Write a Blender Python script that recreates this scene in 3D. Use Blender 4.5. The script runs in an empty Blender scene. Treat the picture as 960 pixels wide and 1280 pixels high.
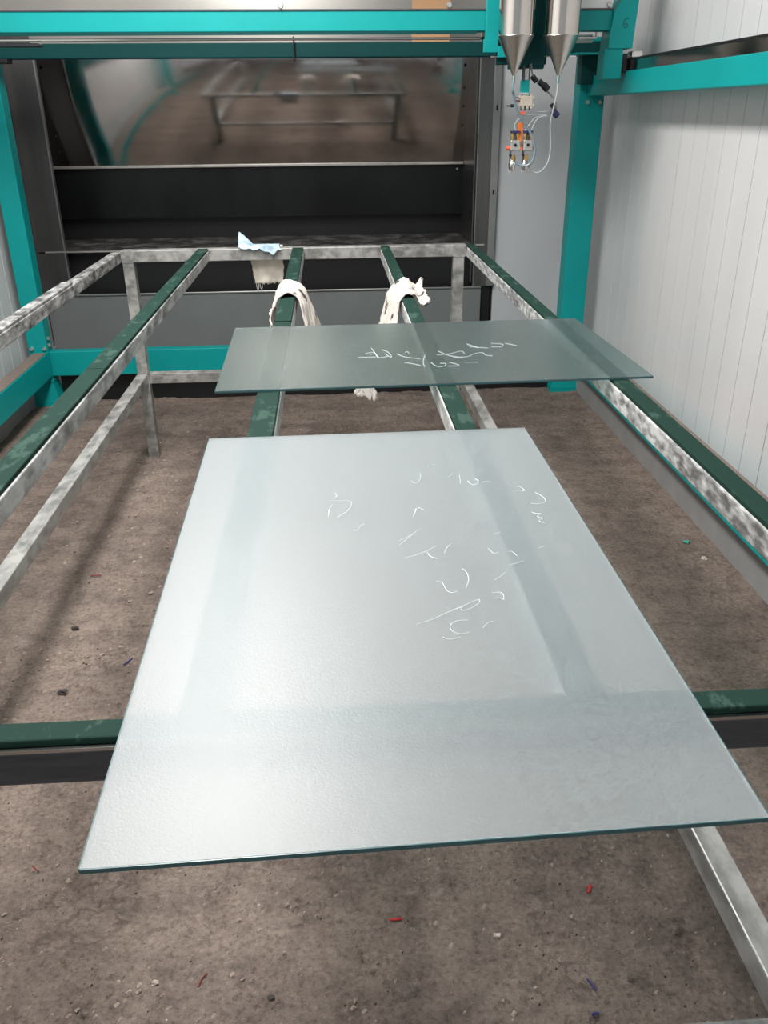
import bpy, bmesh, math, random
from mathutils import Vector, Matrix, noise
random.seed(7)
scene = bpy.context.scene
C = scene.collection

# ------------------------------------------------------------------ camera
cam_d = bpy.data.cameras.new('camera'); cam = bpy.data.objects.new('camera', cam_d); C.objects.link(cam)
cam_d.sensor_fit = 'HORIZONTAL'; cam_d.sensor_width = 36.0
cam_d.lens = 36.0 * 1052.45 / 960.0
cam_d.clip_start = 0.02
_r = Vector((0.997981, -0.062959, -0.008421)); _d = Vector((-0.034598, -0.427595, -0.903308)); _f = Vector((0.05327, 0.901775, -0.42891))
cam.matrix_world = Matrix(((_r.x, -_d.x, -_f.x, 0), (_r.y, -_d.y, -_f.y, 0), (_r.z, -_d.z, -_f.z, 1.39), (0, 0, 0, 1)))
scene.camera = cam

# ------------------------------------------------------------------ light of the hall, exposure
world = bpy.data.worlds.new('hall'); scene.world = world; world.use_nodes = True
wb = world.node_tree.nodes['Background']; wb.inputs[0].default_value = (0.93, 0.96, 1.0, 1); wb.inputs[1].default_value = 0.45
scene.view_settings.view_transform = 'Standard'; scene.view_settings.look = 'None'
scene.view_settings.exposure = 0.14; scene.view_settings.gamma = 1.0; scene.view_settings.use_curve_mapping = False
CEIL_Z = 2.8; HALL_Y = 0.3     # the booth bay is roofed from HALL_Y on and open to the bright hall behind the camera
LAMPS = [(-0.50, 0.95, .60, 'nearer the hall'), (-0.45, 2.6, .92, 'nearer the booth')]   # x, y, relative power
LAMP_W = 80.0

# ------------------------------------------------------------------ materials
MATS = {}
def nmat(name):
    m = bpy.data.materials.new(name); m.use_nodes = True
    nt = m.node_tree; b = nt.nodes['Principled BSDF']
    return m, nt, b
def lin(r, g, b):
    f = lambda c: (c/255/12.92 if c/255 <= .04045 else ((c/255+.055)/1.055)**2.4)
    return (f(r), f(g), f(b), 1)
def noise_node(nt, scale, detail=4, rough=.6, vec=None, stretch=None):
    n = nt.nodes.new('ShaderNodeTexNoise'); n.inputs['Scale'].default_value = scale
    n.inputs['Detail'].default_value = detail; n.inputs['Roughness'].default_value = rough
    g = nt.nodes.new('ShaderNodeNewGeometry'); src = g.outputs['Position']
    if stretch:
        mp = nt.nodes.new('ShaderNodeMapping'); mp.inputs['Scale'].default_value = stretch
        nt.links.new(src, mp.inputs['Vector']); src = mp.outputs[0]
    nt.links.new(src, n.inputs['Vector'])
    return n
def ramp(nt, src, stops):
    r = nt.nodes.new('ShaderNodeValToRGB'); e = r.color_ramp.elements
    while len(e) < len(stops): e.new(.5)
    for k, (p, c) in zip(e, stops): k.position = p; k.color = c if len(c) == 4 else (*c, 1)
    nt.links.new(src, r.inputs[0]); return r
def bump(nt, b, src, strength, dist=.002):
    bp = nt.nodes.new('ShaderNodeBump'); bp.inputs['Strength'].default_value = strength; bp.inputs['Distance'].default_value = dist
    nt.links.new(src, bp.inputs['Height'])
    nt.links.new(bp.outputs[0], b.inputs['Normal']); return bp
def simple(name, col, rough=.5, metal=0., var=.0, vscale=12, bumps=0, coat=0., stretch=None):
    m, nt, b = nmat(name)
    b.inputs['Roughness'].default_value = rough; b.inputs['Metallic'].default_value = metal
    b.inputs['Coat Weight'].default_value = coat; b.inputs['Coat Roughness'].default_value = .1
    n = noise_node(nt, vscale, stretch=stretch)
    lo = tuple(c*(1-var) for c in col[:3]); hi = tuple(min(1, c*(1+var)) for c in col[:3])
    r = ramp(nt, n.outputs[0], [(.3, lo), (.7, hi)])
    nt.links.new(r.outputs[0], b.inputs['Base Color'])
    if bumps: bump(nt, b, n.outputs[0], bumps)
    MATS[name] = m
    return m
simple('teal', lin(4, 150, 149), .45, 0, .06, 3)
MATS['teal'].node_tree.nodes['Principled BSDF'].inputs['Specular IOR Level'].default_value = .3
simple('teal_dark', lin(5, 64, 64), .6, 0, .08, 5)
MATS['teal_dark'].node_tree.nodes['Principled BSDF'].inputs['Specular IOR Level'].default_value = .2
simple('black', (.006, .006, .007, 1), .5)
simple('black_plastic', (.012, .012, .016, 1), .4)
simple('navy_plastic', (.03, .025, .09, 1), .4)
simple('charcoal', lin(78, 78, 82), .45, .3, .2, 20, stretch=(1, 8, 8))
simple('grey_paint', lin(120, 124, 124), .45, 0, .05, 6)
simple('back_white', lin(205, 207, 210), .35, 0, .03, 3, stretch=(1, 1, .4))
simple('kerb_grey', lin(140, 138, 137), .7, 0, .1, 10)
simple('dirt', lin(125, 112, 104), .9, 0, .15, 40, .3)
simple('ceiling_white', lin(225, 226, 226), .7)
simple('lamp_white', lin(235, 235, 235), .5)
simple('brass', (.62, .40, .14, 1), .3, 1., .1, 60)
simple('chrome', (.72, .70, .66, 1), .18, 1., .05, 60)
simple('gun_grey', (.55, .54, .52, 1), .35, .7, .2, 120)
simple('orange', lin(214, 108, 40), .45)
simple('coral', lin(232, 110, 80), .4)
simple('tan_block', lin(190, 180, 165), .6, 0, .1, 80)
simple('steel_grey_hose', lin(120, 140, 150), .3)
simple('clear_hose', lin(178, 184, 186), .2)
simple('tan_label', lin(222, 172, 128), .6)
simple('guard', (.40, .385, .36, 1), .12, 1., .1, 4)
simple('red_plastic', lin(190, 40, 38), .5)
simple('brown_red', lin(120, 50, 40), .6)
simple('blue_plastic', lin(50, 45, 110), .5)
simple('dark_crumb', lin(58, 50, 46), .9)
simple('green_bit', lin(60, 180, 150), .6)
simple('pale_stone', lin(190, 178, 165), .9, 0, .2, 90)
simple('stone', lin(160, 144, 132), .95, 0, .25, 60)
simple('marker', (.70, .77, .79, 1), .6)
simple('ink', (.02, .10, .10, 1), .6)
simple('slot', (.004, .004, .004, 1), .7)
simple('lower_sheet', (.016, .017, .018, 1), .32, .6, .4, 5, stretch=(1, 1, .3))
simple('flange_metal', (.15, .145, .145, 1), .3, .85, .2, 3, stretch=(4, 4, .3))
simple('flange_front', (.33, .33, .32, 1), .35, .8, .1, 6)
simple('hopper_steel', (.54, .51, .47, 1), .12, 1., .05, 8)
simple('cone_steel', (.58, .55, .51, 1), .3, 1., .08, 30, stretch=(6, 6, .6))
simple('lip_steel', (.60, .56, .52, 1), .4, .8, .25, 6)
simple('hood_steel', (.42, .40, .37, 1), .3, 1., .06, 3)

def scratched(name, base, white, lo, hi, rough=.45, metal=.75, sc=26):
    m, nt, b = nmat(name)
    n1 = noise_node(nt, sc, 6, .7, stretch=(1, .55, 1.2)); n2 = noise_node(nt, 4.5, 3)
    n3 = noise_node(nt, 120, 3, .6, stretch=(1, .12, 1))
    mx = nt.nodes.new('ShaderNodeMath'); mx.operation = 'MULTIPLY_ADD'; mx.inputs[1].default_value = .55
    nt.links.new(n2.outputs[0], mx.inputs[0]); nt.links.new(n1.outputs[0], mx.inputs[2])
    m3 = nt.nodes.new('ShaderNodeMath'); m3.operation = 'MULTIPLY_ADD'; m3.inputs[1].default_value = .22
    nt.links.new(n3.outputs[0], m3.inputs[0]); nt.links.new(mx.outputs[0], m3.inputs[2])
    r = ramp(nt, m3.outputs[0], [(lo, base), (hi, white)])
    nt.links.new(r.outputs[0], b.inputs['Base Color'])
    r2 = ramp(nt, m3.outputs[0], [(lo, (metal,)*3), (hi, (.05,)*3)])
    nt.links.new(r2.outputs[0], b.inputs['Metallic'])
    b.inputs['Roughness'].default_value = rough
    MATS[name] = m
scratched('rail_steel', (.27, .265, .26), (.62, .62, .61), .72, 1.05)
scratched('rail_steel_worn', (.26, .255, .255), (.60, .60, .59), .74, 1.05, sc=48)
scratched('rail_dark', (.11, .105, .105), (.42, .41, .40), .74, 1.06, sc=34)
scratched('green_strip', (.011, .034, .026), (.035, .07, .057), .95, 1.4, .75, .0)
MATS['green_strip'].node_tree.nodes['Principled BSDF'].inputs['Specular IOR Level'].default_value = .12
scratched('leg_steel', (.25, .245, .235), (.36, .355, .34), .7, 1.1, .4, .7)

# mirror-like booth sheet with wear
m, nt, b = nmat('mirror_sheet'); b.inputs['Metallic'].default_value = 1
n = noise_node(nt, 3, 5); r = ramp(nt, n.outputs[0], [(.3, (.40, .385, .375)), (.7, (.47, .45, .44))]); nt.links.new(r.outputs[0], b.inputs['Base Color'])
n2 = noise_node(nt, 9, 6); r2 = ramp(nt, n2.outputs[0], [(.3, (.05,)*3), (.75, (.13,)*3)]); nt.links.new(r2.outputs[0], b.inputs['Roughness'])
MATS['mirror_sheet'] = m
# ledge with dried white splashes
m, nt, b = nmat('ledge_metal'); b.inputs['Metallic'].default_value = .3; b.inputs['Roughness'].default_value = .35
n = noise_node(nt, 7, 8, .75); r = ramp(nt, n.outputs[0], [(.46, (.075, .068, .062)), (.60, (.36, .34, .33))]); nt.links.new(r.outputs[0], b.inputs['Base Color'])
MATS['ledge_metal'] = m
# white wall sheet
m, nt, b = nmat('wall_white'); b.inputs['Roughness'].default_value = .38
n = noise_node(nt, 2.2, 4, .5, stretch=(1, 1, .15)); r = ramp(nt, n.outputs[0], [(.3, lin(212, 211, 212)), (.7, lin(226, 224, 224))]); nt.links.new(r.outputs[0], b.inputs['Base Color'])
b.inputs['Coat Weight'].default_value = .3; b.inputs['Coat Roughness'].default_value = .12
MATS['wall_white'] = m
# floor: dusty worn clay-brown concrete
m, nt, b = nmat('floor_concrete'); b.inputs['Roughness'].default_value = .9; b.inputs['Specular IOR Level'].default_value = .2
n1 = noise_node(nt, 1.7, 5, .6); n2 = noise_node(nt, 14, 8, .7); n3 = noise_node(nt, 90, 7, .7); n4 = noise_node(nt, 5, 6, .65, stretch=(.35, 1.2, 1))
r1 = ramp(nt, n1.outputs[0], [(.30, lin(98, 88, 84)), (.70, lin(148, 132, 122))])
r4 = ramp(nt, n4.outputs[0], [(.34, lin(88, 78, 75)), (.62, lin(152, 137, 127))])
r2 = ramp(nt, n2.outputs[0], [(.30, lin(80, 71, 68)), (.44, lin(118, 105, 98)), (.5, lin(146, 131, 121)), (.70, lin(172, 156, 144))])
r3 = ramp(nt, n3.outputs[0], [(.36, (.68, .65, .64)), (.45, (1.1, 1.09, 1.08)), (.54, (1.26, 1.25, 1.24)), (.64, (1.6, 1.55, 1.5))])
def mix(nt, a, bb, f, mode='MIX'):
    x = nt.nodes.new('ShaderNodeMix'); x.data_type = 'RGBA'; x.blend_type = mode; x.inputs[0].default_value = f
    nt.links.new(a, x.inputs[6]); nt.links.new(bb, x.inputs[7]); return x.outputs[2]
c = mix(nt, r1.outputs[0], r2.outputs[0], .5); c = mix(nt, c, r4.outputs[0], .35); c = mix(nt, c, r3.outputs[0], .8, 'MULTIPLY')
# dirt-filled cracks and flake edges
n5 = noise_node(nt, 1.6, 6, .58); r5 = ramp(nt, n5.outputs[0], [(.490, (0, 0, 0)), (.4985, (1, 1, 1)), (.5015, (0, 0, 0))])
n6 = noise_node(nt, 3.1, 3, .5); r6 = ramp(nt, n6.outputs[0], [(.48, (0, 0, 0)), (.60, (1, 1, 1))])
mk = nt.nodes.new('ShaderNodeMath'); mk.operation = 'MULTIPLY'; nt.links.new(r5.outputs[0], mk.inputs[0]); nt.links.new(r6.outputs[0], mk.inputs[1])
cx_ = nt.nodes.new('ShaderNodeMix'); cx_.data_type = 'RGBA'; cx_.inputs[7].default_value = lin(104, 93, 87)
nt.links.new(mk.outputs[0], cx_.inputs[0]); nt.links.new(c, cx_.inputs[6]); c = cx_.outputs[2]
nt.links.new(c, b.inputs['Base Color'])
ad = nt.nodes.new('ShaderNodeMath'); ad.operation = 'ADD'; nt.links.new(n2.outputs[0], ad.inputs[0])
m2 = nt.nodes.new('ShaderNodeMath'); m2.operation = 'MULTIPLY'; m2.inputs[1].default_value = .35; nt.links.new(n3.outputs[0], m2.inputs[0]); nt.links.new(m2.outputs[0], ad.inputs[1])
bump(nt, b, ad.outputs[0], 1.0, .03)
MATS['floor_concrete'] = m
# frosted glass: rough refraction plus a chalky film and fine sparkle grain
def glass(name, film, rough, tint):
    m, nt, b = nmat(name)
    b.inputs['Base Color'].default_value = tint; b.inputs['Roughness'].default_value = rough; b.inputs['IOR'].default_value = 1.5
    b.inputs['Transmission Weight'].default_value = 1.0
    n = noise_node(nt, 430, 3, .7); bump(nt, b, n.outputs[0], .24, .001)
    df = nt.nodes.new('ShaderNodeBsdfDiffuse'); df.inputs[0].default_value = (.76, .82, .86, 1)
    tr = nt.nodes.new('ShaderNodeBsdfTranslucent'); tr.inputs[0].default_value = (.76, .82, .86, 1)
    mt = nt.nodes.new('ShaderNodeMixShader'); mt.inputs[0].default_value = .35
    nt.links.new(df.outputs[0], mt.inputs[1]); nt.links.new(tr.outputs[0], mt.inputs[2])
    ms = nt.nodes.new('ShaderNodeMixShader')
    r = ramp(nt, noise_node(nt, 380, 3, .75).outputs[0], [(.38, (film*.55,)*3), (.62, (film*1.45,)*3)])
    nt.links.new(r.outputs[0], ms.inputs[0]); nt.links.new(b.outputs[0], ms.inputs[1]); nt.links.new(mt.outputs[0], ms.inputs[2])
    nt.links.new(ms.outputs[0], nt.nodes['Material Output'].inputs['Surface'])
    MATS[name] = m
glass('frosted_glass', .15, .36, (.87, .95, .96, 1))
glass('frosted_glass_far', .035, .08, (.72, .91, .88, 1))
simple('glass_edge', lin(66, 98, 102), .25, 0, .15, 30)
# cloths
def cloth(name, base, stain, lo, hi):
    m, nt, b = nmat(name); b.inputs['Roughness'].default_value = .95
    n = noise_node(nt, 22, 3, .5); r = ramp(nt, n.outputs[0], [(lo, stain), (hi, base)]); nt.links.new(r.outputs[0], b.inputs['Base Color'])
    w = noise_node(nt, 260, 2); bump(nt, b, w.outputs[0], .5, .001)
    MATS[name] = m
cloth('cloth_white', lin(206, 200, 194), lin(150, 140, 132), .28, .40)
cloth('cloth_stained', lin(200, 192, 184), lin(60, 52, 48), .36, .42)
cloth('cloth_beige', lin(236, 228, 214), lin(214, 206, 192), .3, .6)
cloth('cloth_blue', lin(180, 198, 210), lin(130, 158, 176), .3, .5)

# ------------------------------------------------------------------ mesh helpers
WLOC = {}
class MB:
    def __init__(s): s.bm = bmesh.new()
    def box(s, x0, x1, y0, y1, z0, z1, bev=0):
        r = bmesh.ops.create_cube(s.bm, size=1); vs = r['verts']
        for v in vs: v.co = Vector((x0+(v.co.x+.5)*(x1-x0), y0+(v.co.y+.5)*(y1-y0), z0+(v.co.z+.5)*(z1-z0)))
        if bev:
            es = list({e for v in vs for e in v.link_edges})
            bmesh.ops.bevel(s.bm, geom=es, offset=bev, segments=2, affect='EDGES', profile=.5)
        return s
    def cone(s, p0, p1, r0, r1, n=16, caps=True):
        p0, p1 = Vector(p0), Vector(p1); d = p1-p0
        M = Matrix.Translation((p0+p1)/2) @ d.to_track_quat('Z', 'Y').to_matrix().to_4x4()
        bmesh.ops.create_cone(s.bm, cap_ends=caps, segments=n, radius1=r0, radius2=r1, depth=d.length, matrix=M); return s
    def cyl(s, p0, p1, r, n=16): return s.cone(p0, p1, r, r, n)
    def lathe(s, axis, prof, n=40):
        rings = []
        for r, z in prof:
            rings.append([s.bm.verts.new((axis[0]+max(r, 1e-4)*math.cos(2*math.pi*k/n), axis[1]+max(r, 1e-4)*math.sin(2*math.pi*k/n), z)) for k in range(n)])
        for a, b in zip(rings, rings[1:]):
            for k in range(n): s.bm.faces.new((a[k], a[(k+1) % n], b[(k+1) % n], b[k]))
        s.bm.faces.new(rings[-1]); s.bm.faces.new(rings[0][::-1]); return s
    def tube(s, pts, r, n=8, smooth=0):
        pts = [Vector(p) for p in pts]
        for _ in range(smooth):
            q = [pts[0]]
            for a, b in zip(pts, pts[1:]): q += [a*.75+b*.25, a*.25+b*.75]
            pts = q+[pts[-1]]
        prev = None; rings = []
        for i, p in enumerate(pts):
            t = (pts[min(i+1, len(pts)-1)]-pts[max(i-1, 0)]).normalized()
            u = (prev - t*prev.dot(t)) if prev else t.orthogonal()
            u.normalize(); prev = u; w = t.cross(u)
            rings.append([s.bm.verts.new(p+(u*math.cos(2*math.pi*k/n)+w*math.sin(2*math.pi*k/n))*r) for k in range(n)])
        for a, b in zip(rings, rings[1:]):
            for k in range(n): s.bm.faces.new((a[k], a[(k+1) % n], b[(k+1) % n], b[k]))
        s.bm.faces.new(rings[0][::-1]); s.bm.faces.new(rings[-1]); return s
    def prism(s, poly, ax, a0, a1):
        """polygon in the two axes other than ax, extruded along ax"""
        def P(u, v, w): return {0: (w, u, v), 1: (u, w, v), 2: (u, v, w)}[ax]
        A = [s.bm.verts.new(P(u, v, a0)) for u, v in poly]; B = [s.bm.verts.new(P(u, v, a1)) for u, v in poly]
        n = len(poly)
        for k in range(n): s.bm.faces.new((A[k], A[(k+1) % n], B[(k+1) % n], B[k]))
        s.bm.faces.new(A[::-1]); s.bm.faces.new(B); return s
    def grid(s, P):
        V = [[s.bm.verts.new(p) for p in row] for row in P]
        for a, b in zip(V, V[1:]):
            for k in range(len(a)-1): s.bm.faces.new((a[k], a[k+1], b[k+1], b[k]))
        return s
    def build(s, name, mat, parent=None, smooth=False):
        bmesh.ops.recalc_face_normals(s.bm, faces=s.bm.faces)
        vs = s.bm.verts; lo = Vector([min(v.co[i] for v in vs) for i in range(3)]); hi = Vector([max(v.co[i] for v in vs) for i in range(3)])
        c = (lo+hi)/2
        if parent is None: c.z = lo.z
        for v in vs: v.co -= c
        me = bpy.data.meshes.new(name); s.bm.to_mesh(me); s.bm.free()
        if isinstance(mat, str): mat = MATS[mat]
        me.materials.append(mat)
        if smooth:
            me.shade_smooth()
            try: me.set_sharp_from_angle(angle=math.radians(35))
            except Exception: pass
        o = bpy.data.objects.new(name, me); C.objects.link(o)
        WLOC[o] = c.copy(); o.location = c
        if parent: o.parent = parent; o.location = c-WLOC[parent]
        return o
def tag(o, label, cat, group=None):
    o['label'] = label; o['category'] = cat
    if group: o['group'] = group
    return o
def thing(name, loc, label, cat, group=None):
    o = bpy.data.objects.new(name, None); C.objects.link(o); o.location = loc; o.empty_display_size = .1
    WLOC[o] = Vector(loc); return tag(o, label, cat, group)
def struct(o): o['kind'] = 'structure'; return o
def place(src, loc, parent, rot=None):
    """a copy of a piece that shares its mesh, centred at world loc"""
    o = src.copy(); C.objects.link(o); o.parent = parent; WLOC[o] = Vector(loc)
    o.location = Vector(loc)-(WLOC[parent] if parent else Vector())
    if rot: o.rotation_euler = rot
    return o
MARKS_NEAR = [[(0.0751,0.9362),(0.0938,0.963)],[(0.079,0.9016),(0.1025,0.9118),(0.1206,0.93)],[(0.1073,0.9138),(0.1082,0.9017),(0.1176,0.8962)],[(0.1395,0.9336),(0.1325,0.9241),(0.1283,0.9097)],[(0.1098,0.8407),(0.1171,0.8393),(0.1179,0.8213),(0.1232,0.8139),(0.131,0.8174)],[(0.1413,0.8236),(0.1484,0.842),(0.1482,0.8617),(0.1438,0.8688)],[(0.0779,0.7533),(0.0963,0.7609),(0.1139,0.7744),(0.1313,0.7844),(0.1521,0.7996),(0.153,0.7932),(0.143,0.7816),(0.1309,0.7749),(0.1288,0.7808),(0.1323,0.7843)],[(0.1332,0.757),(0.1195,0.7573),(0.1122,0.7471),(0.1136,0.7364),(0.1215,0.7306),(0.1315,0.7333)],[(0.1028,0.7269),(0.1087,0.7214),(0.1207,0.7255)],[(0.1696,0.8111),(0.1782,0.8125),(0.1821,0.8081),(0.1795,0.7924),(0.1779,0.8004),(0.1705,0.799)],[(0.2018,0.8733),(0.2115,0.8772),(0.2203,0.882)],[(0.1769,0.8398),(0.183,0.8436),(0.1929,0.856)],[(0.2061,0.906),(0.2113,0.9095),(0.2153,0.8956)],[(0.1842,0.9175),(0.1873,0.9027),(0.1949,0.9069)],[(0.2452,0.9127),(0.2532,0.917)],[(0.1472,0.7409),(0.1538,0.7511),(0.1599,0.7524)],[(0.251,1.106),(0.2639,1.1036),(0.2678,1.0847),(0.2588,1.092),(0.2483,1.0863)],[(0.2801,1.0805),(0.2892,1.0637),(0.2881,1.0481),(0.2762,1.0411),(0.2657,1.0456)],[(0.2606,1.0172),(0.2655,1.011),(0.2747,1.0131),(0.2623,1.0025),(0.2731,0.996),(0.2622,0.9912),(0.2698,0.9822)],[(0.1908,1.1315),(0.1935,1.1141),(0.2033,1.1167),(0.2074,1.1301),(0.2026,1.1375)],[(0.2097,1.123),(0.221,1.1255)],[(0.1823,1.1569),(0.1786,1.1222)],[(0.1645,1.1477),(0.1732,1.1613)],[(0.1076,1.1384),(0.1143,1.1241),(0.1231,1.1441),(0.1239,1.1654)],[(0.1377,1.19),(0.1497,1.1966)],[(0.1008,1.0243),(0.108,1.0475),(0.1156,1.0349)],[(0.1969,0.9555),(0.2072,0.96)],[(-0.0051,1.1019),(-0.0014,1.0922),(-0.0071,1.0811)],[(-0.0156,1.0772),(0.0077,1.0753),(0.0179,1.0722),(0.0174,1.0565),(0.0106,1.0375),(-0.0023,1.0216)],[(-0.0092,1.0609),(-0.0138,1.0481),(-0.0148,1.0226)],[(0.0171,0.9816),(0.0248,0.979),(0.0253,0.9928),(0.0325,0.9982)],[(0.076,0.9481),(0.087,0.9567),(0.1016,0.9748)],[(0.1016,1.0387),(0.1074,1.0426),(0.0996,1.0175)]]
MARKS_FAR = [[(0.0552,1.8372),(0.094,1.8375)],[(0.0721,1.8702),(0.094,1.8848),(0.0958,1.8234),(0.1202,1.8411)],[(0.0876,1.9175),(0.099,1.833)],[(0.1108,1.9001),(0.1275,1.8711),(0.1292,1.8202),(0.1164,1.8618)],[(0.1425,1.8593),(0.1581,1.8274),(0.1905,1.8144)],[(0.1616,1.8679),(0.1682,1.8819),(0.1696,1.8567)],[(0.1523,1.7887),(0.1851,1.7609)],[(0.204,1.8432),(0.1926,1.7849),(0.1936,1.747)],[(0.2102,1.7832),(0.2183,1.7447),(0.2363,1.7486),(0.2442,1.7704),(0.2292,1.7719)],[(0.2367,1.8753),(0.2595,1.8278),(0.2838,1.8154)],[(0.2299,1.8407),(0.2623,1.8479),(0.2928,1.8762),(0.2934,1.8449)],[(0.2659,1.8171),(0.3001,1.8199),(0.3116,1.8431),(0.3377,1.8572),(0.3358,1.8306),(0.3528,1.8229)],[(0.3122,1.9331),(0.3331,1.8937)],[(0.3135,1.9065),(0.3544,1.8917)],[(0.3643,1.9015),(0.3875,1.8949),(0.3986,1.9247),(0.3701,1.9342)],[(0.4026,1.931),(0.4251,1.9066)],[(0.2505,1.7794),(0.274,1.7488),(0.2437,1.7479)],[(0.2831,1.7763),(0.3132,1.7735)]]
# ================================================================== SETTING
def fz(x, y):
    v = Vector((x, y, 0))
    h = .003*noise.fractal(v*5, 1, 2, 4) + .0026*noise.fractal(v*26, .7, 2, 4)
    # flaked screed: thin layers that break off along ragged edges
    k = noise.noise(v*3.1+Vector((3.1, 7.7, 0)))+.35*noise.fractal(v*11, .6, 2.2, 5)
    k2 = noise.noise(v*6.4+Vector((9.1, 1.7, 4)))+.35*noise.fractal(v*17+Vector((5, 0, 0)), .6, 2.2, 5)
    s = lambda t: 1/(1+math.exp(-max(-30, min(30, t))))
    h += .006*s((k-.12)*90) + .005*s((k+.28)*90) + .004*s((k2-.20)*70)
    # the long broken edge on the left and the scuffed hollow near the middle
    e1 = y-1.37-.02*math.sin(x*23)-.03*noise.fractal(Vector((x*14, 2, 0)), .7, 2, 5)
    h += .007*s(e1*500)*s((-.42-x)*60)*s((1.60-y)*30)
    e2 = x-.12-.04*noise.fractal(Vector((y*13, 5, 1)), .7, 2, 5)
    h -= .006*s(e2*500)*s((.28-x)*25)*s((1.28-y)*50)
    return max(-.014, min(.004, h-.014))
def axis_steps(a, b, fa, fb, fine, coarse):
    xs = []; x = a
    while x < b-1e-6:
        xs.append(x); x += fine if fa <= x < fb else coarse
    return xs+[b]
xs = axis_steps(-1.9, 1.7, -1.0, .9, .0055, .04); ys = axis_steps(-6, 5.8, .8, 2.2, .0055, .04)
struct(MB().grid([[(x, y, fz(x, y) if y > -.2 else -.006) for x in xs] for y in ys]).build('floor', 'floor_concrete', smooth=True))
struct(MB().box(-1.9, 1.7, HALL_Y, 5.8, CEIL_Z, CEIL_Z+.06).build('ceiling', 'ceiling_white'))

PITCH = .133; NR = 8; PW = PITCH*NR
def rib_panel(side):
    """one cladding panel, NR flat bands with pressed grooves, centred on its own origin"""
    m = MB(); poly = []
    for k in range(NR):
        y = k*PITCH
        poly += [(0, y+.0005), (0, y+PITCH-.0045), (side*.007, y+PITCH-.004), (side*.007, y+PITCH-.0005)]
    poly += [(side*.05, PW-.002), (side*.05, .002)]
    return m.prism(poly, 2, .0, CEIL_Z-.03)
WR, WL = 1.42, -1.62
for nm, wx, sd in (('wall_right', WR, 1), ('wall_left', WL, -1)):
    w = struct(MB().box(min(wx+sd*.052, wx+sd*.09), max(wx+sd*.052, wx+sd*.09), -1.0, 5.8, 0, CEIL_Z).build(nm, 'wall_white'))
    m = rib_panel(sd); 
    for v in m.bm.verts: v.co += Vector((wx, 5.74-PW, .02))
    p = m.build('wall_panel', 'wall_white', w)
    base = WLOC[p].copy()
    for k in range(1, 6): place(p, base-Vector((0, k*PW, 0)), w)
struct(MB().box(WL-.09, WR+.09, 5.74, 5.8, 0, CEIL_Z).build('wall_back', 'wall_white'))
# grey kerbs at the foot of the side walls
for nm, x0, x1 in (('trim_1', 1.325, 1.419), ('trim_2', -1.619, -1.585)):
    struct(MB().box(x0, x1, -1.0, 5.6, -.012, .19, .004).build(nm, 'kerb_grey'))

# ceiling lamps (light comes from here)
for x, y, pw, where in LAMPS:
    t = thing('ceiling_lamp', (x, y, CEIL_Z-.07), 'long white ceiling lamp over the table, the one '+where, 'lamp', 'ceiling lamps')
    MB().box(x-.26, x+.26, y-.65, y+.65, CEIL_Z-.07, CEIL_Z-.001, .006).build('housing', 'lamp_white', t)
    ld = bpy.data.lights.new('lamp_light', 'AREA'); ld.shape = 'RECTANGLE'; ld.size = .50; ld.size_y = 1.25; ld.energy = LAMP_W*pw; ld.color = (1, .985, .96)
    lo = bpy.data.objects.new('lamp_light', ld); C.objects.link(lo); lo.parent = t; lo.location = (0, 0, -.004)

# ================================================================== SPRAY BOOTH AT THE BACK
booth = thing('spray_booth', (-.27, 5.2, 0), 'dark stainless steel spray booth with curved mirror sheet at the back', 'spray booth')
BF = 4.90                                  # front plane of the booth
SX0, SX1 = -1.60, .80
prof = []; N = 44; z = 1.86; y = 5.2-sum(math.tan(math.radians(11+(1.49-(1.49+.37*k/22))*30))*.37/22 for k in range(22))
for k in range(N+1):
    prof.append((y, z)); dz = (1.86-1.126)/N
    y += math.tan(math.radians(min(19, 11+(1.49-z)*30)))*dz; z -= dz
YB = prof[-1][0]
MB().prism(prof+[(yy+.006, zz) for yy, zz in prof[::-1]], 0, SX0, SX1).build('mirror_sheet', 'mirror_sheet', booth, True)
MB().box(SX0, SX1, YB-.004, YB+.02, 1.110, 1.126, .003).build('bottom_lip', 'lip_steel', booth)
MB().box(SX0, SX1, YB+.03, YB+.036, .840, 1.110).build('lower_sheet', 'lower_sheet', booth)
MB().box(SX0, SX1, YB+.020, YB+.042, .834, .840).build('slot_edge', 'lower_sheet', booth)
MB().box(SX0, SX1, YB+.10, YB+.12, .40, .90).build('slot_back', 'black', booth)
led = MB().box(SX0, SX1, BF, YB+.10, .702, .712, .002).build('ledge', 'ledge_metal', booth)
MB().box(-1.56, .87, BF-.006, BF-.001, .706, .714).build('ledge_lip', 'lip_steel', led)
MB().box(SX0, .86, BF+.10, BF+.12, .06, .70).build('recess_back', 'black', booth)
MB().box(SX0, .862, BF, BF+.02, .06, .472, .003).build('basin_front', 'grey_paint', booth)
MB().box(SX0, .862, BF-.008, BF+.005, .468, .480, .003).build('basin_rim', 'flange_front', booth)
MB().box(SX0-.006, SX0, BF+.02, 5.5, .50, 1.86).build('side_wall', 'flange_metal', booth)
MB().box(SX1, SX1+.006, BF+.02, 5.5, .50, 1.86).build('side_wall', 'flange_metal', booth)
f = MB().box(-1.61, -1.457, BF, BF+.006, .48, 1.86).build('front_flange', 'flange_metal', booth)
MB().box(-1.460, -1.452, BF-.003, BF+.03, .48, 1.86, .001).build('flange_edge', 'flange_front', f)
MB().box(-1.61, -1.46, BF+.007, BF+.011, .72, 1.86).build('added_reflector', 'lamp_white', f)  # added pale sheet, lightens the flange back reflected in the mirror sheet
f = MB().box(.815, .889, BF+.005, BF+.011, .48, 1.86).build('front_flange', 'flange_metal', booth)
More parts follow.
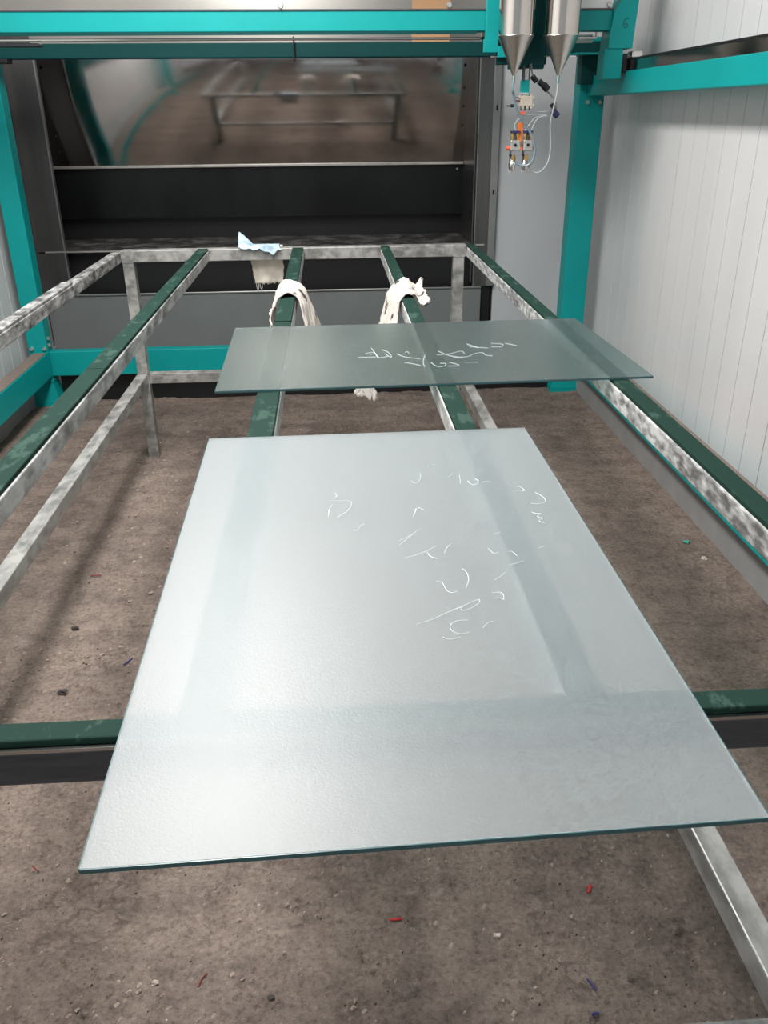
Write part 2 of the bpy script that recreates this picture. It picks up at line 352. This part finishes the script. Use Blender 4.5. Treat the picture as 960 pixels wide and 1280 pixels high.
MB().box(.812, .817, BF, BF+.03, .48, 1.86, .001).build('flange_edge', 'flange_front', f)
fr = MB().box(.889, .930, BF-.003, BF+.011, .48, 1.86, .002).build('slotted_flange', 'flange_front', booth)
for zz in (1.407, .987, .595, 1.75):
    MB().box(.905, .914, BF-.006, BF-.001, zz-.013, zz+.013, .003).build('slot', 'slot', fr)
MB().box(.862, .918, BF+.03, BF+.06, .03, .475).build('gap_backing', 'black', booth)
for xx, lst in ((-1.505, (1.62, 1.50, 1.37, 1.28, 1.20)), (.775, (1.62, 1.51, 1.42, 1.32))):
    for zz in lst:
        yy = min(prof, key=lambda p: abs(p[1]-zz))[0]
        MB().cone((xx, yy+.002, zz), (xx, yy-.008, zz), .009, .005, 8).build('rivet', 'black', booth)
MB().cone((.765, YB+.03, 1.085), (.765, YB+.016, 1.085), .011, .007, 10).build('rivet', 'chrome', booth)
hd = MB().box(-1.61, .93, BF+.012, BF+.022, 1.685, 2.05).build('hood', 'hood_steel', booth)
MB().box(-1.46, 1.20, 4.475, 4.49, -.004, .155).build('gap_shade_sheet', 'black', booth)  # black sheet standing in for the shade in the gap under the lower beam
MB().box(-1.61, .93, BF+.004, BF+.012, 1.690, 1.700).build('hood_seam', 'flange_metal', hd)
MB().box(.455, .650, BF+.003, BF+.012, 1.70, 2.02, .001).build('label_plate', 'tan_label', hd)
pn = MB().box(.936, 1.415, 4.93, 4.96, .02, 2.3, .003).build('end_panel', 'back_white')
tag(pn, 'plain pale grey sheet panel between the dark booth and the teal post', 'panel')

# ================================================================== TEAL MACHINE FRAME
fra = thing('machine_frame', (-.12, 4.45, 0), 'teal painted steel frame of columns and beams around the booth', 'frame')
def column(x0, x1, y0, y1, zt):
    c = MB().box(x0, x1, y0, y1, .12, zt, .005).build('column', 'teal', fra)
    cx, cy = (x0+x1)/2, (y0+y1)/2; w, d = (x1-x0)/2, (y1-y0)/2
    m = MB()   # flared foot
    A = [m.bm.verts.new((cx+sx*w*1.0, cy+sy*d*1.0, .13)) for sx, sy in ((-1, -1), (1, -1), (1, 1), (-1, 1))]
    B = [m.bm.verts.new((cx+sx*w*1.45, cy+sy*d*1.35, .02)) for sx, sy in ((-1, -1), (1, -1), (1, 1), (-1, 1))]
    for k in range(4): m.bm.faces.new((A[k], A[(k+1) % 4], B[(k+1) % 4], B[k]))
    m.bm.faces.new(A); m.bm.faces.new(B[::-1])
    m.box(cx-w*1.5, cx+w*1.5, cy-d*1.4, cy+d*1.4, -.012, .022, .003)
    m.build('foot', 'teal', c)
    m = MB().box(x0-.004, x1+.004, y0-.006, y1+.004, .118, .135, .002); m.build('collar', 'teal', c)
    return c
cl = column(-1.575, -1.478, 4.40, 4.49, 1.70)
cr = column(1.213, 1.338, 4.42, 4.52, 1.70)
column(-1.575, -1.478, 1.15, 1.25, 1.45); column(1.27, 1.37, 1.15, 1.25, 1.45)
for x, zz in ((-1.49, .30), (-1.555, .30), (-1.49, .20)):
    MB().cone((x, 4.40, zz), (x, 4.388, zz), .011, .009, 6).build('bolt', 'gun_grey', cl)
for zz in (.345, .31, .20): MB().cone((-1.478, 4.43, zz), (-1.466, 4.43, zz), .010, .009, 6).build('bolt', 'gun_grey', cl)
for x in (1.255, 1.315): MB().cone((x, 4.42, 1.425), (x, 4.407, 1.425), .011, .009, 6).build('bolt', 'gun_grey', cr)
for x0, x1 in ((1.27, 1.35), (-1.545, -1.472)):
    bm_ = MB().box(x0, x1, -1.0, 4.40, .155, .283, .004).build('lower_beam', 'teal', fra)
    MB().box(x0+.004, x1-.004, -1.0, 4.36, .2835, .287).build('dust_layer', 'dirt', bm_)
MB().box(-1.478, 1.213, 4.41, 4.47, .150, .280, .004).build('lower_beam', 'teal', fra)
up = MB().box(1.25, 1.35, -1.0, 4.42, 1.452, 1.536, .003).build('upper_beam', 'teal', fra)
gd = MB().box(1.256, 1.262, -1.0, 4.30, 1.537, 1.576).build('guard_strip', 'guard', up)
MB().box(1.253, 1.266, -1.0, 4.30, 1.574, 1.582).build('guard_edge', 'black', gd)
upl = MB().box(-1.58, -1.50, -1.0, 4.40, 1.452, 1.536, .003).build('upper_beam', 'teal', fra)
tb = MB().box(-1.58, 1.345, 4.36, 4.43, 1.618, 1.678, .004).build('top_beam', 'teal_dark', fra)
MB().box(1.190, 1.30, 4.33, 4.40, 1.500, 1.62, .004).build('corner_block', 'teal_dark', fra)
MB().box(1.135, 1.30, 4.25, 4.42, 1.618, 1.626, .001).build('corner_plate', 'teal', fra)
MB().box(-1.56, -1.40, 4.33, 4.40, 1.600, 1.618, .003).build('corner_cap', 'black', fra)
MB().cyl((-.13, 4.34, 1.60), (-.13, 4.34, 1.70), .004, 8).build('hanging_wire', 'black', fra)

# ================================================================== GANTRY
GY = 3.86
gan = thing('gantry', (-.1, GY, 1.5), 'bright teal gantry beam crossing above the table near the top', 'gantry')
gb = MB().box(-1.46, 1.17, GY, GY+.09, 1.683, 1.754, .003).build('beam', 'teal', gan)
MB().box(-1.46, 1.17, GY-.004, GY+.03, 1.754, 1.760).build('beam_cap', 'charcoal', gb)
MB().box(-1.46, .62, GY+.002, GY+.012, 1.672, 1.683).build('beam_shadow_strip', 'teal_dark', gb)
MB().box(-1.46, 1.13, GY+.04, GY+.055, 1.655, 1.664, .002).build('linear_rail', 'guard', gan)
MB().box(-1.40, -1.12, GY+.02, GY+.07, 1.636, 1.648, .002).build('rail_bearing', 'black_plastic', gan)
m = MB().prism([(1.160, 1.617), (1.258, 1.617), (1.272, 1.90), (1.20, 1.90), (1.20, 1.79), (1.172, 1.75), (1.160, 1.66)], 1, GY-.02, GY+.10)
car = m.build('end_carriage', 'teal', gan)
MB().box(1.150, 1.224, GY-.015, GY+.07, 1.507, 1.617, .002).build('guide_foot', 'teal', car)
MB().box(1.146, 1.153, GY-.022, GY+.07, 1.506, 1.612).build('foot_flange', 'teal', car)
MB().box(1.224, 1.250, GY+.0, GY+.05, 1.53, 1.60, .003).build('roller', 'black_plastic', car)
MB().box(1.262, 1.31, GY-.01, GY+.05, 1.579, 1.61, .008).build('clamp_bracket', 'chrome', car)
# hand-written 6 on the end carriage
pts = [(1.232, GY-.021, 1.722), (1.222, GY-.021, 1.725), (1.214, GY-.021, 1.715), (1.210, GY-.021, 1.702), (1.214, GY-.021, 1.692), (1.224, GY-.021, 1.690), (1.230, GY-.021, 1.698), (1.226, GY-.021, 1.706), (1.213, GY-.021, 1.702)]
MB().tube(pts, .0012, 5, 2).build('number_mark', 'ink', car)
for x in (-.16, .505, 1.152):
    MB().cone((x, GY-.004, 1.772), (x, GY-.014, 1.772), .012, .010, 8).build('bolt', 'gun_grey', gan)
MB().box(.99, 1.165, GY-.003, GY+.02, 1.7605, 1.80).build('name_plate', 'lamp_white', gan)
MB().box(.94, 1.125, GY+.10, GY+.11, 1.645, 1.675).build('pale_strip', 'lamp_white', gan)

# ================================================================== SPRAY HEAD WITH HOPPERS
sp = thing('paint_sprayer', (.80, 3.75, 1.16), 'paint sprayer with two steel hoppers, hoses and brass guns on the gantry', 'paint sprayer')
MB().box(.652, .705, GY-.035, GY-.005, 1.605, 1.90, .002).build('mount_plate', 'teal', sp)
MB().box(.642, .700, GY-.05, GY-.036, 1.603, 1.650, .002).build('plate_step', 'teal', sp)
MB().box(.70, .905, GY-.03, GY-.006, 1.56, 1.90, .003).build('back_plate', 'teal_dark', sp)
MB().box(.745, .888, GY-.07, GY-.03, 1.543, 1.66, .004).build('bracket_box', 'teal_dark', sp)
MB().box(.672, 1.02, GY-.052, GY-.040, 1.586, 1.590).build('shelf_edge', 'chrome', sp)
MB().box(.700, .735, GY-.06, GY-.04, 1.585, 1.625, .002).build('small_tab', 'teal', sp)
HY = 3.685
for hx, nm in ((.745, 0), (.922, 1)):
    R0 = .068
    h = MB().lathe((hx, HY), [(R0-.008, 1.648), (R0, 1.652), (R0, 1.80)], 48).build('hopper', 'hopper_steel', sp, True)
    MB().lathe((hx, HY), [(.004, 1.510), (.006, 1.516), (.058, 1.628), (.0695, 1.650), (.0685, 1.653), (.05, 1.653)], 48).build('cone', 'cone_steel', h, True)
    MB().lathe((hx, HY), [(R0+.001, 1.793), (R0+.006, 1.795), (R0+.006, 1.812), (R0-.01, 1.815)], 48).build('clamp_ring', 'black_plastic', h, True)
    MB().lathe((hx, HY), [(R0, 1.812), (R0, 1.97), (R0-.01, 1.99), (.02, 2.0)], 48).build('lid', 'hopper_steel', h, True)
    MB().cyl((hx, HY, 1.490), (hx, HY, 1.515), .006, 12).build('outlet', 'chrome', h)
# local layout of the hanging guns: u to the right, v down, in units of 3 mm, from a point below the left hopper
GYY = 3.75
def L(u, v, dy=0): return (.754+u*.00313, GYY+dy, 1.513-v*.00297)
def lbox(name, u0, u1, v0, v1, mat, dy0=-.012, dy1=.012, par=sp, bev=.001):
    a = L(u0, v1); c = L(u1, v0)
    return MB().box(a[0], c[0], GYY+dy0, GYY+dy1, a[2], c[2], bev).build(name, mat, par)
lbox('hanger_rod', 12.5, 14.5, -14, 6, 'charcoal'); lbox('hanger_rod', 20, 22, -14, 6, 'charcoal', -.004, .02)
lbox('hanger_block', 15, 20, -10, 4, 'gun_grey', -.006, .02)
tbk = lbox('teal_clamp', 11, 21.5, 4, 20, 'teal'); lbox('clamp_lip', 10, 20, 19, 21.5, 'clear_hose', -.016, .012, tbk)
# tan valve block with star-shaped screws round its rim
vb = lbox('valve_block', 11, 27, 23, 36, 'tan_block', -.016, .012, bev=.004)
for u, v in ((10.5, 24), (10.5, 34), (27.5, 25), (27.5, 34), (14, 37), (20, 37), (25, 37), (15, 22.5), (24, 22.5)):
    MB().cyl(L(u, v, -.014), L(u, v, .008), .0055, 8).build('screw', 'tan_block', vb)
for u in (13, 18, 24): MB().cyl(L(u, 36, 0), L(u, 41, 0), .003, 8).build('pin', 'charcoal', vb)
MB().cyl(L(-6, 35, 0), L(-1, 35, 0), .003, 8).build('set_screw', 'charcoal', sp); MB().cyl(L(-1, 35, 0), L(3, 35, 0), .006, 10).build('knob', 'black_plastic', sp)
MB().cyl(L(3, 29, 0), L(11, 29, 0), .003, 8).build('pin', 'brown_red', sp); MB().cyl(L(4, 25, 0), L(11, 25, 0), .002, 8).build('pin', 'charcoal', sp)
lbox('fitting', 11, 18, 42, 46, 'coral', -.01, .01)
# orange centre bar
lbox('orange_bar', 10.5, 16.5, 56, 91, 'orange', -.004, .014, bev=.002)
lbox('bar_bolt', 12, 17, 87, 91, 'coral', -.012, -.004)
# the two guns
def gun(u0):
    g = lbox('gun_body', u0, u0+13, 78, 92, 'gun_grey', -.014, .012, bev=.003)
    lbox('gun_top', u0, u0+12, 66, 69, 'navy_plastic', -.012, .010, g)
    for du in (2.5, 9.5):
        a = MB().cyl(L(u0+du, 69), L(u0+du, 78), .0065, 10).build('brass_fitting', 'brass', g)
        MB().cyl(L(u0+du, 71), L(u0+du, 73), .0082, 6).build('hex_nut', 'brass', a)
    lbox('spring', u0+5, u0+7, 69, 78, 'charcoal', -.006, .004, g, .0005)
    MB().cyl(L(u0+6, 84, -.014), L(u0+6, 84, -.018), .006, 12).build('port', 'black', g)
    for du, v in ((1.5, 80), (11.5, 80), (1.5, 90), (11.5, 90)):
        MB().cyl(L(u0+du, v, -.014), L(u0+du, v, -.0175), .0028, 8).build('screw', 'chrome', g)
    MB().cyl(L(u0+1, 92), L(u0+1, 113), .0040, 8).build('needle_rod', 'charcoal', g)
    lbox('rod_clip', u0-.5, u0+2.5, 96, 98, 'black_plastic', -.006, .006, g, .0005)
    MB().cyl(L(u0+5, 97), L(u0+5, 104), .009, 12).build('fluid_joint', 'brass', g)
    MB().cyl(L(u0+2.5, 101, 0), L(u0+8.5, 101, 0), .005, 10).build('cross_pin', 'chrome', g)
    n = MB().lathe((L(u0+4, 0)[0], GYY), [(.010, L(0, 117)[2]), (.0135, L(0, 114)[2]), (.0150, L(0, 109)[2]), (.011, L(0, 105)[2]), (.007, L(0, 103)[2])], 18).build('nozzle', 'chrome', g, True)
    for du in (0, 4, 8): MB().cyl(L(u0+du, 116), L(u0+du, 120.5), .0025, 6).build('air_horn', 'gun_grey', n)
    return g
g1 = gun(1.0); g2 = gun(18.0)
MB().cyl(L(-4, 88, 0), L(1, 88, 0), .0085, 12).build('end_cap', 'coral', g1)
MB().cyl(L(31, 88, 0), L(34, 88, 0), .006, 12).build('end_cap', 'coral', g2)
# hoses
t0 = (.745, HY, 1.495); t1 = (.922, HY, 1.495)
MB().tube([t0, (.742, HY, 1.46), L(-1, 20, -.05), L(2, 34, -.04), L(11, 50, -.03), L(22, 62, -.02), L(31, 78, -.02), L(34, 94, -.02), L(30, 108, -.02), L(20, 112, -.01), L(9, 107, 0), L(5, 102, 0)], .0050, 10, 2).build('grey_hose', 'steel_grey_hose', sp, True)
MB().tube([t1, (.922, HY, 1.45), (.914, HY+.01, 1.40), L(50, 58, -.03), L(53, 76, -.02), L(54, 92, -.02), L(52, 108, -.02), L(44, 119, -.01), L(36, 121, 0), L(28, 114, 0), L(24, 103, 0)], .0031, 10, 2).build('clear_hose', 'clear_hose', sp, True)
for pts in ([L(16, 44), L(28, 42.5, .01), L(48, 43, .02), L(56, 40, .04)], [L(17, 47), L(27, 46, .01), L(48, 46.5, .02)],
            [L(8, 66), L(5, 60), L(8, 53, -.005), L(16, 48)], [L(20, 66), L(26, 57, 0), L(33, 49, .01), L(48, 47, .02)], [L(28, 66), L(32, 56, 0), L(38, 49, .01), L(50, 48, .02)]):
    MB().tube(pts, .0022, 8, 2).build('air_line', 'clear_hose', sp, True)
MB().tube([L(24, -16, .02), L(26, -4, .02), L(30, 2, .02), L(40, 12, .03), L(50, 18, .04), L(60, 28, .04), L(63, 36, .04), L(61, 44, .04)], .0035, 8, 2).build('signal_cable', 'kerb_grey', sp, True)
for a, c, r, mt in (((27, -1), (33, 5), .011, 'black_plastic'), ((36, 5), (46, 13), .0115, 'black_plastic'), ((43, 10), (48, 15), .014, 'black_plastic'), ((55, 34), (58, 37), .009, 'black_plastic'), ((57, 42), (64, 48), .013, 'navy_plastic')):
    MB().cyl(L(*a, .025), L(*c, .03), r, 12).build('plug_connector', mt, sp, True)

# ================================================================== WORK TABLE
tab = thing('work_table', (-.145, 2.1, 0), 'long galvanised steel tube table frame with five green-topped rails', 'table')
ZT, ZS, ZB = .893, .884, .845       # top of the green strips, of the steel, underside
Y0, Y1 = .628, 3.59
RAILS = [(-.890, -.850, 'rail_dark'), (-.540, -.494, 'rail_steel'), (-.155, -.107, 'rail_steel'), (.206, .246, 'rail_steel'), (.565, .603, 'rail_steel_worn')]
for i, (a, c, mt) in enumerate(RAILS):
    rl = MB().box(a, c, Y0, Y1+.05 if i in (0, 4) else Y1, ZB, ZS, .003).build('rail', mt, tab)
    if i == 0: segs = [(Y0, 2.90)]; w = .0
    elif i == 2: segs = [(Y0, 1.30), (1.303, 2.235), (2.25, Y1)]
    else: segs = [(Y0, 1.82), (1.823, Y1+.02)]
    for s0, s1 in segs:
        MB().box(a+.002, c-.002, s0, s1, ZS+.0002, ZT, .002).build('green_strip', 'green_strip' if i else 'rail_dark', rl)
fb = MB().box(-.85, .565, .597, .6275, .846, ZS, .003).build('cross_beam', 'charcoal', tab)
MB().box(-.85, .565, .602, .6275, ZS+.0002, ZT, .002).build('green_strip', 'green_strip', fb)
MB().box(-.85, .565, .5965, .600, ZS-.0015, ZS+.002).build('bright_edge', 'chrome', fb)
MB().box(-.85, .565, Y1, Y1+.05, ZB, ZT-.001, .003).build('cross_beam', 'leg_steel', tab)
legs = [(-.845, -.800, 3.592, 3.637), (.511, .557, 3.592, 3.637), (-.845, -.800, .60, .645), (.519, .564, .60, .645)]
for x0, x1, y0, y1 in legs:
    lg = MB().box(x0, x1, y0-.002, y1, -.012, ZB-.0005, .003).build('leg', 'leg_steel', tab)
    MB().box(x0, x1, y0-.0035, y0-.0005, ZB-.002, ZT-.003).build('weld_tab', 'leg_steel', lg) if y0 > 2 else None
MB().box(-.848, -.803, .645, 3.592, .334, .379, .003).build('stretcher', 'leg_steel', tab)
MB().box(.530, .570, .645, 3.592, .334, .379, .003).build('stretcher', 'leg_steel', tab)
MB().box(-.800, .511, 3.595, 3.635, .334, .379, .003).build('stretcher', 'leg_steel', tab)
MB().box(-.800, .519, .605, .640, .334, .379, .003).build('stretcher', 'leg_steel', tab)

# ================================================================== GLASS SHEETS
def sheet_glass(corners, z, th, mat, marks, label, wid):
    cx = sum(p[0] for p in corners)/4; cy = sum(p[1] for p in corners)/4
    t = thing('glass_sheet', (cx, cy, z), label, 'glass')
    MB().prism(corners, 2, z, z+th).build('pane', mat, t)
    # ground edges, a hair proud of the pane
    n = len(corners)
    for k in range(n):
        a, c = Vector((*corners[k], 0)), Vector((*corners[(k+1) % n], 0)); d = (c-a).normalized(); o = Vector((d.y, -d.x, 0))
        if o.dot(Vector((cx, cy, 0))-a) > 0: o = -o
        q = [(a+o*.0003), (c+o*.0003), (c+o*.0012), (a+o*.0012)]
        MB().prism([(p.x, p.y) for p in q], 2, z+.0004, z+th-.0004).build('ground_edge', 'glass_edge', t)
    for st in marks:
        MB().tube([(x, y, z+th+.0003) for x, y in st], wid, 5, 2).build('marker_stroke', 'marker', t)
    return t
sheet_glass([(-.196, .452), (.322, .465), (.323, 1.352), (-.213, 1.344)], .8935, .0048, 'frosted_glass', MARKS_NEAR, 'large frosted glass sheet nearest the camera on the table', .00038)
sheet_glass([(-.234, 1.612), (.650, 1.636), (.634, 2.174), (-.246, 2.153)], .8935, .0048, 'frosted_glass_far', MARKS_FAR, 'smaller greener frosted glass sheet lying behind the large one', .00045)

# ================================================================== RAGS
def rag_over(name, path, y0, y1, rag, mat, label, seed, skew=0, th=.004, ny=40, flare=(.018, .018)):
    """crumpled cloth that follows a cross-section path (x, z) over a rail and runs along y"""
    pts = [Vector((p[0], 0, p[1])) for p in path]
    for _ in range(2):
        q = [pts[0]]
        for a, c in zip(pts, pts[1:]): q += [a*.75+c*.25, a*.25+c*.75]
        pts = q+[pts[-1]]
    rows = []; n = len(pts)
    for j in range(ny+1):
        v = j/ny; row = []
        for i, p in enumerate(pts):
            u = i/(n-1); e = abs(u-.5)*2; sd = 1 if u > .5 else -1
            front = (1-v)*e**1.5*.10                                   # the sides sag forward
            yy = y0+(y1-y0)*v - front + rag*noise.noise(Vector((u*4+seed, v*1.5, seed)))*(.3+e) + skew*(u-.5)
            fold = math.sin(v*17+seed+u*5)*.006*e + noise.noise(Vector((u*9, v*7+seed, 2.2)))*.014*e
            crease = noise.noise(Vector((u*15, v*13, seed)))*.007*(.35+e)
            row.append((p.x+sd*(abs(fold)+abs(crease)+flare[u > .5]*v*e**1.3), yy, p.z+abs(crease)*.9+abs(noise.noise(Vector((u*6, v*5, seed+4))))*.010*(1-e)+noise.noise(Vector((seed, v*4, u)))*.05*max(0, e-.6)/.4))
        rows.append(row)
    o = MB().grid(rows).build(name, mat, None, True)
    md = o.modifiers.new('thick', 'SOLIDIFY'); md.thickness = th; md.offset = 1
    tag(o, label, 'rag'); return o
T = ZT+.003
rag_over('cloth_rag', [(-.176, .81), (-.174, .84), (-.168, .88), (-.154, T+.004), (-.131, T+.012), (-.107, T+.004), (-.092, .88), (-.086, .83), (-.082, .78), (-.074, .73)], 2.56, 2.76, .06, 'cloth_stained', 'stained white rag wrapped over the middle rail, left of the other rag', 3.3, -.06, flare=(.006, .050))
rag_over('cloth_rag', [(.180, .73), (.184, .78), (.190, .83), (.197, .88), (.210, T+.003), (.228, T+.012), (.246, T+.004), (.256, .886), (.264, .880), (.274, .890)], 2.52, 2.76, .06, 'cloth_stained', 'stained white rag with loose corner wrapped over the rail to the right', 8.1, .06, flare=(.040, .012))
# beige cloth hanging behind the back beam, with a pale blue flap folded over on top
def hang():
    t = thing('cloth_rag', (-.26, 3.65, .73), 'beige rag with pale blue flap hung over the far cross beam', 'rag')
    rows = []
    for j in range(21):
        v = j/20; row = []
        for i in range(25):
            u = i/24; z = ZT+.004-(ZT-.738)*v
            x = -.335+.013*v+u*(.140-.018*v) + .006*noise.noise(Vector((v*6, u, 1)))
            if j == 20: z += .012*noise.noise(Vector((u*14, 3, 1)))
            row.append((x, 3.652+.008*math.sin(u*7+v*2)*v+.004*noise.noise(Vector((u*6, v*5, 0))), z))
        rows.append(row)
    o = MB().grid(rows).build('hanging_part', 'cloth_beige', t, True); md = o.modifiers.new('thick', 'SOLIDIFY'); md.thickness = .003
    rows = []
    for i in range(31):
        u = i/30; x = -.372+u*.165; row = []
        top = ZT+.050*max(0, 1-u*3.2)**.8+.006
        drop = .006+.020*math.exp(-((u-.75)/.16)**2)+.008*math.sin(u*14)**2*(.3+.7*(u > .2))
        for j in range(13):
            v = j/12
            if v < .55: p = (x, 3.650-(v/.55)*.058, top-(top-ZT-.006)*(v/.55)**1.5*1.0)
            else:
                w = (v-.55)/.45; p = (x+.012*w, 3.586-.006*w, ZT+.005-drop*w)
            p = (p[0]+.004*noise.noise(Vector((v*9, u*9, 5))), p[1]-.004*abs(noise.noise(Vector((u*11, v*5, 2)))), p[2]+.004*abs(noise.noise(Vector((u*13, v*6, 9)))))
            row.append(p)
        rows.append(row)
    o = MB().grid(rows).build('flap', 'cloth_blue', t, True); md = o.modifiers.new('thick', 'SOLIDIFY'); md.thickness = .0025
    for x0 in (-.315, -.300):
        MB().tube([(x0, 3.652, .742), (x0+.001, 3.65, .725), (x0+.006, 3.65, .716), (x0+.010, 3.65, .724), (x0+.009, 3.652, .742)], .0012, 5, 2).build('loose_thread', 'cloth_white', t)
hang()
rows = []
for j in range(23):
    v = j/22; row = []
    for i in range(15):
        u = i/14; w = .055+.05*v
        if v < .2: yy, zz = 3.640-(v/.2)*.052, .3825
        else: yy, zz = 3.587-.02*(v-.2), .3825-(v-.2)/.8*(.115+.035*u+.03*noise.noise(Vector((u*9, 2, 7))))
        row.append((.088+u*w+.01*noise.noise(Vector((v*7, u*3, 1))), yy-abs(.014*noise.noise(Vector((u*6, v*7, 3)))), zz+(abs(.006*noise.noise(Vector((u*8, v*6, 5)))) if v < .2 else 0)))
    rows.append(row)
o = MB().grid(rows).build('cloth_rag', 'cloth_white', None, True); md = o.modifiers.new('thick', 'SOLIDIFY'); md.thickness = .003; md.offset = 0
tag(o, 'small white rag scrap hanging low under the far glass sheet', 'rag')

# ================================================================== LITTER ON THE FLOOR
def zf(x, y): return fz(x, y)+.001
def stick(name, x, y, ang, ln, r, mat, label, cat='scrap', bend=.0, tee=False):
    d = Vector((math.cos(ang), math.sin(ang), 0)); n_ = Vector((-d.y, d.x, 0)); z = max(zf(x, y), zf(x+d.x*ln/2, y+d.y*ln/2), zf(x-d.x*ln/2, y-d.y*ln/2))+r
    c0 = Vector((x, y, z)); pts = [c0+d*ln*(k/6-.5)+n_*bend*(1-(k/3-1)**2) for k in range(7)]
    m = MB().tube(pts, r, 6)
    if tee: m.tube([c0+d*ln*.1, c0+d*ln*.1+n_*ln*.3], r*.8, 6)
    return tag(m.build(name, mat, None, True), label, cat)
stick('plastic_scrap', .081, 1.112, .03, .023, .0022, 'red_plastic', 'short red plastic strip on the floor below the near glass corner')
stick('plastic_scrap', .469, 1.159, 1.0, .021, .0025, 'red_plastic', 'small red plastic sliver with a side stub, on the right', tee=True)
stick('wire_scrap', -.272, 1.018, 1.15, .030, .0014, 'brown_red', 'thin curved brownish red wire bit on the bottom left floor', bend=.003)
stick('wire_scrap', -.642, 1.28, -.75, .022, .0016, 'brown_red', 'short reddish wire bit beside the broken screed edge, far left')
stick('plastic_scrap', .417, .962, -1.15, .024, .0019, 'blue_plastic', 'dark blue plastic strip on the floor, bottom right')
stick('plastic_scrap', -.607, 2.001, 1.0, .035, .0022, 'blue_plastic', 'dark blue sliver on the floor left of the near glass')
stick('plastic_scrap', .406, .905, .2, .012, .0025, 'blue_plastic', 'tiny dark blue bit at the bottom picture edge')
stick('wire_scrap', -.817, 2.50, .05, .035, .0022, 'brown_red', 'dark red sliver on the left floor near the low stretcher')
def crumb(x, y, r, mat, label, name='stone_chip', cat='stone', flat=.55, seed=0):
    m = MB(); bmesh.ops.create_icosphere(m.bm, subdivisions=2, radius=1)
    for v in m.bm.verts:
        k = .9+.8*noise.noise(v.co*1.9+Vector((seed, x*9, y*9)))
        v.co = Vector((v.co.x*r*k*1.25+x, v.co.y*r*k+y, v.co.z*r*k*flat+zf(x, y)+r*.3))
    return tag(m.build(name, mat), label, cat)
crumb(-.752, 1.874, .011, 'dark_crumb', 'black crumb with ragged edges left of the dark cross beam', 'dark_crumb', 'crumb', seed=1)
crumb(-.802, 2.187, .010, 'dark_crumb', 'dark elongated crumb on the left floor, further back', 'dark_crumb', 'crumb', seed=2)
crumb(-.148, .98, .0055, 'dark_crumb', 'shiny black crumb beside the brownish wire bit', 'dark_crumb', 'crumb', seed=3)
crumb(-.165, .885, .0045, 'pale_stone', 'small cream stone near the bottom edge left of centre', seed=4)
crumb(.268, 1.07, .006, 'pale_stone', 'cream stone chip on the floor right of centre', seed=5)
crumb(-.335, .842, .010, 'pale_stone', 'flat cream chip cut by the bottom picture edge', seed=6, flat=.25)
crumb(1.235, 2.60, .010, 'green_bit', 'small teal paint flake on the floor by the right kerb', 'paint_flake', 'flake', seed=7, flat=.3)
crumb(1.25, 2.48, .010, 'pale_stone', 'white chip on the floor by the right kerb', seed=8)
crumb(-.355, 1.015, .0055, 'stone', 'brown stone chip left of the brownish wire bit', seed=9)
# uncountable grit
for mat, n, seed, lab in (('stone', 3600, 5, 'fine brown grit scattered over the concrete floor'), ('dark_crumb', 900, 6, 'fine blackish crumbs scattered over the concrete floor'), ('pale_stone', 260, 8, 'fine pale grains scattered over the concrete floor')):
    m = MB(); rnd = random.Random(seed)
    for k in range(n):
        x = rnd.uniform(-1.0, .8); y = rnd.uniform(.78, 2.1) if k % 3 else rnd.uniform(2.0, 4.2)
        r = rnd.choice((.0010, .0013, .0016, .002, .0026, .0046 if mat == 'stone' else .0026))*(1 if y < 2 else 1.5); z = zf(x, y)-.0005
        vs = [m.bm.verts.new((x+r*a*rnd.uniform(.6, 1.5), y+r*b_*rnd.uniform(.6, 1.5), z+r*c_*.8)) for a, b_, c_ in ((1, .3, 0), (-1, -.2, 0), (.2, 1, 0), (-.3, -1, 0), (0, 0, 1))]
        for a, b_ in ((0, 2), (2, 1), (1, 3), (3, 0)): m.bm.faces.new((vs[a], vs[b_], vs[4]))
    o = m.build('floor_grit', mat); o['kind'] = 'stuff'; tag(o, lab, 'grit')
